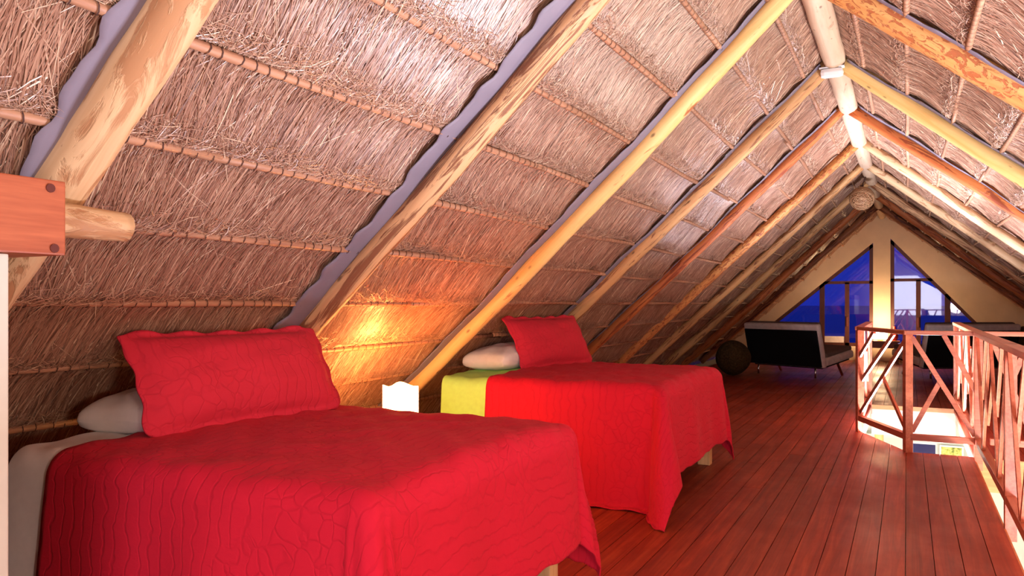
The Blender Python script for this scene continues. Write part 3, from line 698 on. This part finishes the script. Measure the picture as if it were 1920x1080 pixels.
# ================================================================== futon seats
def futon(loc, rz, Lw, lab, mirror=1):
    t = empty('futon_chair', loc, rz, lab, 'futon', 'two black-backed futons'); h2 = Lw / 2
    # back: reclined slab; local +y is the front (towards the gable)
    M_b = Matrix.Translation((0, 0.0, 0.19)) @ Matrix.Rotation(R(-16) * -1, 4, 'X')
    M_b = Matrix.Translation((0, 0.0, 0.19)) @ Matrix.Rotation(R(14), 4, 'X')
    MB().box((-h2 + .0, -.075, 0.0), (h2, -.045, .60), .012, M_b).build('back_panel', M['black'], t)
    c = MB(); c.box((-h2 - .03, -.044, -.02), (h2 + .03, .045, .69), .035, M_b); c.build('back_border', M['palefab'], t)
    MB().box((-h2 + .01, .03, .02), (h2 - .01, .115, .70), .035, M_b).build('back_cushion', M['greyfab'], t)
    M_s = Matrix.Translation((0, 0.03, 0.165)) @ Matrix.Rotation(R(9), 4, 'X')
    MB().box((-h2 + .04, -.02, -.015), (h2 - .04, .74, .02), .008, M_s).build('seat_frame', M['black'], t)
    MB().box((-h2 - .03, 0.0, .021), (h2 + .03, .78, .15), .045, M_s).build('seat_border', M['palefab'], t)
    MB().box((-h2 + .01, .09, .13), (h2 - .01, .80, .215), .035, M_s).build('seat_cushion', M['greyfab'], t)
    for sx in (-1, 1):
        MB().tube([(sx * (h2 - .14), -.02, 0), (sx * (h2 - .14), -.02, .16)], .016, 10).build('leg', M['chrome'], t)
        MB().bar((sx * (h2 - .10), .66, 0.012), (sx * (h2 - .10), .50, .245), .035, .022).build('leg', M['chrome'], t)
    return t
futon((-1.76, 13.5, 0), R(-28), 1.36, 'black-backed futon with pale border and grey cushions, left of the gable doors')
futon((0.84, 14.33, 0), R(32), 1.5, 'black-backed futon with pale border seen through the stairwell railing, at right')

# side table + small lamp in front of the gable post
st = empty('side_table', (-0.42, 17.2, 0), 0, 'small wooden side table against the gable post, carrying a lit lamp', 'table')
MB().box((-.30, -.22, .41), (.30, .22, .445), .004).build('tabletop', M['table'], st)
MB().box((-.26, -.18, .30), (.26, .18, .41)).build('apron', M['table'], st)
for sx in (-1, 1):
    for sy in (-1, 1): MB().box((sx * .25 - .025, sy * .17 - .025, 0), (sx * .25 + .025, sy * .17 + .025, .30)).build('leg', M['table'], st)
l2 = empty('table_lamp', (-0.47, 17.12, .445), 0, 'small glowing white lamp on the side table by the gable post', 'lamp')
MB().box((-.05, -.05, 0), (.05, .05, .03)).build('base', M['table'], l2)
so = link('lamp_shade', wavy_shade(0.25, 0.17, 0.006), M['shade2'], l2, (0, 0, .03)).modifiers.new('thickness', 'SOLIDIFY'); so.thickness = .003
lamp('table_lamp_glow', 'POINT', (-0.47, 17.12, 0.78), 38, (1.0, 0.62, 0.32), 0.06)
v_ = MB(); v_.tube([(0, 0, 0), (0, 0, .05), (0, 0, .12), (0, 0, .17), (0, 0, .26), (0, 0, .28)], [.04, .065, .07, .045, .025, .034], 16)
tag(v_.build('vase', M['redglass'], None, (-0.22, 17.25, .445)), 'small red vase on the side table next to the lit lamp', 'vase')

# ================================================================== pendant, ridge light, beanbags
pd = empty('pendant_lamp', (-0.545, 11.6, 2.607), 0, 'woven rattan ball lamp hanging under the ridge', 'lamp')
rb_ = MB(); rg = random.Random(4)
for k in range(46):
    ax = Vector((rg.gauss(0, 1), rg.gauss(0, 1), rg.gauss(0, 1))).normalized(); u = ax.orthogonal().normalized(); w_ = ax.cross(u); rr = .158 * rg.uniform(.97, 1.0)
    rb_.tube([(u * math.cos(a * math.pi / 10) + w_ * math.sin(a * math.pi / 10)) * rr for a in range(21)], .0042, 5, False)
rb_.build('rattan_ball', M['rattan'], pd)
inner = bmesh.new(); bmesh.ops.create_icosphere(inner, subdivisions=3, radius=.146)
for f in inner.faces: f.smooth = True
me = bpy.data.meshes.new('liner'); inner.to_mesh(me); inner.free(); link('liner', me, M['rattan'], pd)
MB().tube([(0, 0, .15), (.02, 0, .22), (.055, 0, .31)], .007, 8).build('cord', M['twine'], pd)
MB().tube([(0, 0, .14), (0, 0, .18)], .022, 10).build('cap', M['twine'], pd)
el = empty('ridge_light', (XR - 0.01, rafter_Y[4] - 0.07, ZR - 0.105), 0, 'small white oval light fitting fixed under the ridge log', 'light fitting')
MB().box((-.078, -.04, -.045), (.078, .04, .018), .028).build('cover', M['plastic'], el)
MB().box((-.085, -.028, .018), (.085, .028, .03), .004).build('back_plate', M['plastic'], el)
for sx in (-1, 1): MB().tube([(sx * .07, 0, .025), (sx * .088, 0, .06), (sx * .075, 0, .10)], .004, 6).build('strap', M['twine'], el)
def beanbag(loc, rx, h, lab, seed):
    bm = bmesh.new(); bmesh.ops.create_uvsphere(bm, u_segments=28, v_segments=18, radius=1.0); rg = random.Random(seed)
    for v in bm.verts:
        x, y, z = v.co; t = (z + 1) / 2; k = 1 + .05 * math.sin(5 * math.atan2(y, x) + seed) * (1 - abs(z)) + 0.22 * (0.5 - t)
        v.co = Vector((x * rx * k, y * rx * k, h * (t ** 0.85)))
    for f in bm.faces: f.smooth = True
    me = bpy.data.meshes.new('beanbag'); bm.to_mesh(me); bm.free()
    tag(link('beanbag', me, M['olive'], None, loc), lab, 'beanbag', 'olive beanbags by the futons')
beanbag((-2.55, 13.1, 0), .28, .58, 'dark olive mottled beanbag under the eaves left of the black-backed futon', 1)
beanbag((1.80, 15.75, 0), .34, .80, 'dark olive mottled beanbag at the right edge beside the right futon', 2)

# ================================================================== things seen down the stairwell
sh = empty('wall_shelf', (-0.05, 11.98, -0.62), 0, 'pale ledge on the white wall of the storey below, seen down the stairwell', 'shelf')
MB().box((-.45, -.30, 0), (.40, 0, .04), .003).build('board', M['white'], sh)
MB().box((-.45, -.02, .04), (.40, 0, .14), .003).build('back_board', M['tile'], sh)
pc = empty('picture', (0.53, 11.97, -1.15), 0, 'lime and yellow picture on the lower wall seen down the stairwell', 'picture')
k = N('picture_print', 0.6); c_ = k.noise(k.coord('Object', (9, 1, 9)), 2.0, 5, 0.7); k.col(k.ramp(c_, [(0.35, srgb(90, 110, 40)), (0.48, srgb(206, 206, 90)), (0.7, srgb(240, 232, 170))]))
MB().box((-.12, -.012, -.30), (.12, -.004, .42)).build('print', k.m, pc)
q_ = MB(); q_.box((-.14, -.02, -.32), (-.12, .0, .44)); q_.box((.12, -.02, -.32), (.14, 0, .44)); q_.box((-.12, -.02, .42), (.12, 0, .44)); q_.box((-.12, -.02, -.32), (.12, 0, -.30)); q_.build('frame', M['plastic'], pc)
o = link('wooden_post', log_mesh(2.52, .05, .045, 9, 0.006), LOG['gold'], None, (-0.30, 10.35, -2.7))
tag(o, 'round golden timber post of the storey below, seen down the stairwell', 'post')
